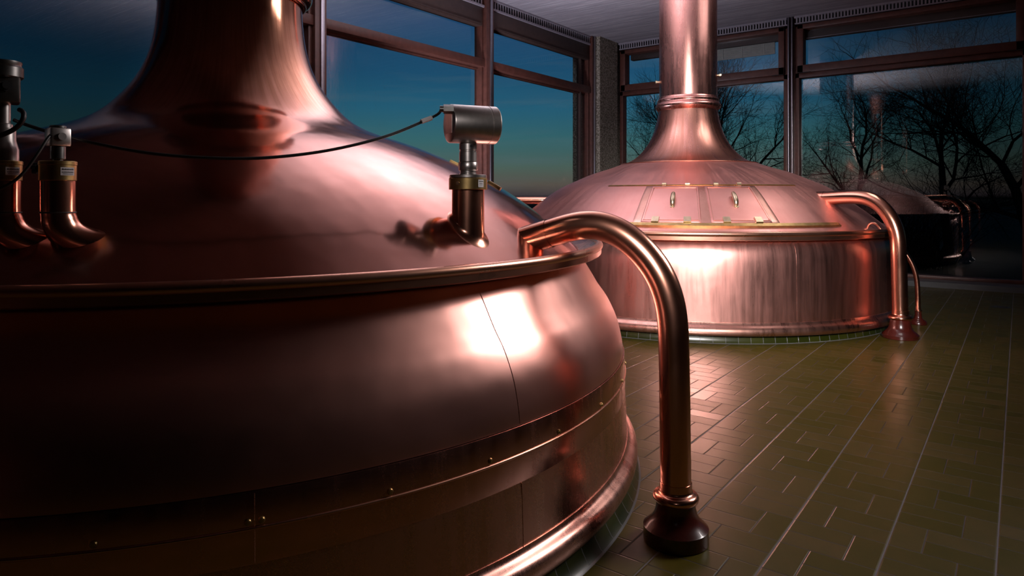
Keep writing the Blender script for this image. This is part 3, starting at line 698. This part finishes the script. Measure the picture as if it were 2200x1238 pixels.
for k_, big in ((k1, 0), (k2, 1)):
    lx, ly = k_.x + 3.82, k_.y - 2.256
    stub_with_elbow(lx, ly, 1.56, 1.38, .0500, inw)
    lab = 'small pressure sensor with brass flange and star knob, second from the left edge' if not big else 'dark tall valve sensor cut by the left edge on the front kettle'
    V_ = thing('pressure_sensor', lab, 'sensor', (k_.x, k_.y, 1.555))
    bm = bmesh.new(); cyl(bm, 0, 0, 0, .058, .0525, 48, .002); cyl(bm, 0, 0, .050, .064, .054, 48, .002); bf = finish('brass_flange', bm, 'brass', V_)
    ca = math.atan2(-k_.y, -k_.x)
    lp = face_label(V_, .044, .026, ca + .55, .0525, .030, 3)
    printed_rows(lp, [(.018, .005, .034), (.018, .0035, .026), (.016, .002, .021)], ca + .55, .0525, 2)
    # star knob on the left of the flange
    dl = (-ax).normalized()
    bm = bmesh.new()
    for k in range(5):
        aa = 2 * PI * k / 5 + .3; c_ = Vector((0, 0, .04)) + dl * .066; e_ = (fw * math.cos(aa) + Vector((0, 0, 1)) * math.sin(aa))
        tube(bm, [c_ + dl * -.004 + e_ * .012, c_ + dl * .010 + e_ * .012], .008, 10)
    tube(bm, [Vector((0, 0, .04)) + dl * .045, Vector((0, 0, .04)) + dl * .075], .011, 14); finish('star_knob', bm, 'rubber', bf)
    if not big:
        bm = bmesh.new(); cyl(bm, 0, 0, .062, .075, .014, 24, .001); cyl(bm, 0, 0, .070, .122, .0215, 32, .002); finish('sensor_stem', bm, 'steel_dark', V_)
        bm = bmesh.new(); mt = Matrix.Rotation(ca + .35, 4, 'Z'); box(bm, -.028, .028, -.030, .030, .112, .172, .006, mt); blk = finish('sensor_block', bm, 'steel', V_)
        bm = bmesh.new(); cyl(bm, 0, 0, .170, .180, .024, 32, .003); finish('block_cap', bm, 'steel_dark', blk)
        dd = Vector((math.cos(ca + .35), math.sin(ca + .35), 0)); bm = bmesh.new(); tube(bm, [dd * .026 + Vector((0, 0, .143)), dd * .036 + Vector((0, 0, .143))], .012, 20); finish('plug_screw', bm, 'steel', blk)
    else:
        bm = bmesh.new(); lathe(bm, [(0, .062), (.044, .062), (.044, .10), (.040, .115), (.036, .13), (.036, .17), (.0, .17)], 40); bd = finish('sensor_body', bm, 'steel', V_)
        bm = bmesh.new(); cyl(bm, 0, 0, .165, .185, .027, 32, .003); cyl(bm, 0, 0, .18, .255, .021, 32, .002); finish('sensor_stem', bm, 'steel', V_)
        bm = bmesh.new(); mt = Matrix.Rotation(ca, 4, 'Z'); box(bm, -.042, .042, -.046, .046, .25, .335, .008, mt); blk = finish('sensor_block', bm, 'steel_dark', V_)
        bm = bmesh.new(); lathe(bm, [(0, .33), (.050, .33), (.056, .335), (.056, .365), (.050, .372), (.052, .38), (.052, .385), (0, .388)], 48); finish('sensor_cap', bm, 'steel_dark', V_)
        dd = (ax * .7 - fw * .7).normalized(); bm = bmesh.new(); tube(bm, [dd * .03 + Vector((0, 0, .30)), dd * .062 + Vector((0, 0, .30))], .018, 6); tube(bm, [dd * .06 + Vector((0, 0, .30)), dd * .075 + Vector((0, 0, .30))], .012, 14); finish('cable_gland', bm, 'rubber', blk)
# cables
def cable(label, pts, r):
    q = bspline([tuple(p) for p in pts], 6); o0 = Vector(q[0]); bm = bmesh.new(); tube(bm, [Vector(p) - o0 for p in q], r, 12)
    o = finish('sensor_cable', bm, 'rubber'); o.location = o0; return tag(o, label, 'cable')
def at(px, py, dep): return cam_pt(px, dep, py)
g0 = Vector((SX, SY, Z)) + gl_ + gd * .04
c1 = cable('long black cable sagging across the front kettle dome between the sensors',
      [g0, at(945, 245, 2.84), at(915, 258, 2.8), at(860, 283, 2.72), at(800, 303, 2.62), at(700, 326, 2.52), at(600, 338, 2.42), at(520, 342, 2.36), at(400, 338, 2.29), at(300, 328, 2.25), at(200, 308, 2.24), at(130, 291, 2.24), at(85, 278, 2.24), at(50, 266, 2.22), at(30, 258, 2.22)], .0058)
b2 = bmesh.new(); pa, pb = at(905, 261.5, 2.783), at(927, 253.5, 2.815); tube(b2, [pa - Vector(c1.location), pb - Vector(c1.location)], .010, 6); finish('cable_marker', b2, 'white', c1)
cable('black cable drooping from the small pressure sensor to the left edge', [at(110, 289, 2.17), at(100, 300, 2.15), at(85, 325, 2.13), at(60, 362, 2.11), at(35, 388, 2.10), at(5, 405, 2.09), at(-30, 415, 2.08)], .0048)
cable('short thick black cable looping under the valve sensor head at the left edge', [at(42, 236, 2.12), at(51, 240, 2.11), at(52, 252, 2.10), at(44, 268, 2.10), at(25, 282, 2.10), at(0, 292, 2.1), at(-30, 300, 2.1)], .0075)

# floor drain far right
D = thing('floor_drain', 'small dark round drain in the tiled floor near the far windows', 'drain', (-.203, 11.425, .0))
bm = bmesh.new(); lathe(bm, [(0, .001), (.10, .001), (.12, .003), (.125, .0)], 40); finish('drain_ring', bm, 'steel_dark', D)
bm = bmesh.new()
for k in range(-3, 4): box(bm, -.07, .07, k * .024 - .004, k * .024 + .004, .002, .005)
finish('drain_grid', bm, 'rubber', D, smooth=False)

# ------------------------------------------------------------------ outside
bm = bmesh.new(); box(bm, -200, 200, -200, 220, -1.2, -1.0); struct('ground', bm, 'land', smooth=False)
def tree(name, label, base, height, seed, lean=(0, 0), spread=1.0, levels=6, trunk=.16, first=.22):
    rnd = random.Random(seed); bm = bmesh.new(); cnt = [0]
    def seg(p0, p1, r0, r1):
        d = (p1 - p0); L = d.length
        if L < 1e-5: return
        d /= L; s = d.orthogonal().normalized(); u = d.cross(s); n = 5 if r0 > .02 else 3
        A = [bm.verts.new(p0 + (s * math.cos(2 * PI * k / n) + u * math.sin(2 * PI * k / n)) * r0) for k in range(n)]
        B = [bm.verts.new(p1 + (s * math.cos(2 * PI * k / n) + u * math.sin(2 * PI * k / n)) * r1) for k in range(n)]
        for k in range(n): bm.faces.new((A[k], A[(k + 1) % n], B[(k + 1) % n], B[k]))
        cnt[0] += 1
    def grow(p, d, L, r, lv):
        n = 4 if lv > 1 else 3; q = p.copy(); dd = d.copy(); rr = r
        kids = []
        for i in range(n):
            dd = (dd + Vector((rnd.gauss(0, .16), rnd.gauss(0, .16), rnd.gauss(.03, .12)))).normalized()
            q2 = q + dd * (L / n); r2 = rr * (.86 if lv > 0 else .7); seg(q, q2, rr, r2); q, rr = q2, r2
            if lv > 0 and (i > 0 or lv < levels): kids.append((q.copy(), dd.copy(), rr))
        if lv <= 0: return
        for (kp, kd, kr) in kids:
            for _ in range(1 if rnd.random() < .62 else 2):
                a = rnd.uniform(0, 2 * PI); s = kd.orthogonal().normalized(); u = kd.cross(s)
                ang = rnd.uniform(.45, 1.05) * spread
                nd = (kd * math.cos(ang) + (s * math.cos(a) + u * math.sin(a)) * math.sin(ang) + Vector((0, 0, .12))).normalized()
                grow(kp, nd, L * rnd.uniform(.52, .74), max(kr * rnd.uniform(.45, .65), .004), lv - 1)
        grow(q, dd, L * .66, rr * .85, lv - 1)
    T0 = Vector((0, 0, 0)); d0 = Vector((lean[0], lean[1], 1)).normalized()
    grow(T0, d0, height * .36, trunk, levels)
    o = finish(name, bm, 'bark', smooth=False); o.location = base; return tag(o, label, 'tree')
tree('bare_tree', 'bare branching tree directly behind the rear kettle beyond the far window', (*cam_pt(1650, 26, 425).xy, -1.0), 10.5, 5, (-.03, 0), 1.0, 5, .24)
tree('bare_tree', 'thin bare tree just left of the rear kettle chimney beyond the window', (*cam_pt(1500, 30, 425).xy, -1.0), 9.6, 11, (0, 0), 1.0, 5, .17)
tree('bare_tree', 'leaning bare tree with tangled twigs at the far right beyond the window', (*cam_pt(2040, 22, 425).xy, -1.0), 10, 21, (-.15, 0), 1.1, 5, .18)
tree('bare_tree', 'dense bare tree cut by the right edge beyond the window', (*cam_pt(2240, 20, 425).xy, -1.0), 11, 33, (.05, 0), 1.1, 5, .2)
tree('bare_tree', 'distant bare tree between the window mullion and the mirrored chimneys', (*cam_pt(1850, 36, 425).xy, -1.0), 11, 47, (0, 0), 1.0, 5, .22)
def shrub(label, base, w, h, seed):
    rnd = random.Random(seed); bm = bmesh.new()
    for k in range(420):
        a = rnd.uniform(0, 2 * PI); rr = w * math.sqrt(rnd.random()) * .6; p = Vector((rr * math.cos(a), rr * math.sin(a), 0)); d = Vector((rnd.gauss(0, .35), rnd.gauss(0, .35), 1)).normalized(); L = h * rnd.uniform(.5, 1)
        q = [p]
        for i in range(5):
            d = (d + Vector((rnd.gauss(0, .2), rnd.gauss(0, .2), 0))).normalized(); q.append(q[-1] + d * L / 5)
        tube(bm, q, [.022, .018, .014, .010, .007, .004], 3, False)
    o = finish('bare_shrub', bm, 'bark', smooth=False); o.location = base; return tag(o, label, 'shrub')
shrub('dark twiggy shrub low beyond the far window, right of the mullion', (*cam_pt(1790, 24, 425).xy, -1.0), 3.0, 3.6, 3)
shrub('dark twiggy shrub low beyond the far window, behind the rear standpipe', (*cam_pt(1930, 25, 425).xy, -1.0), 3.0, 3.3, 4)
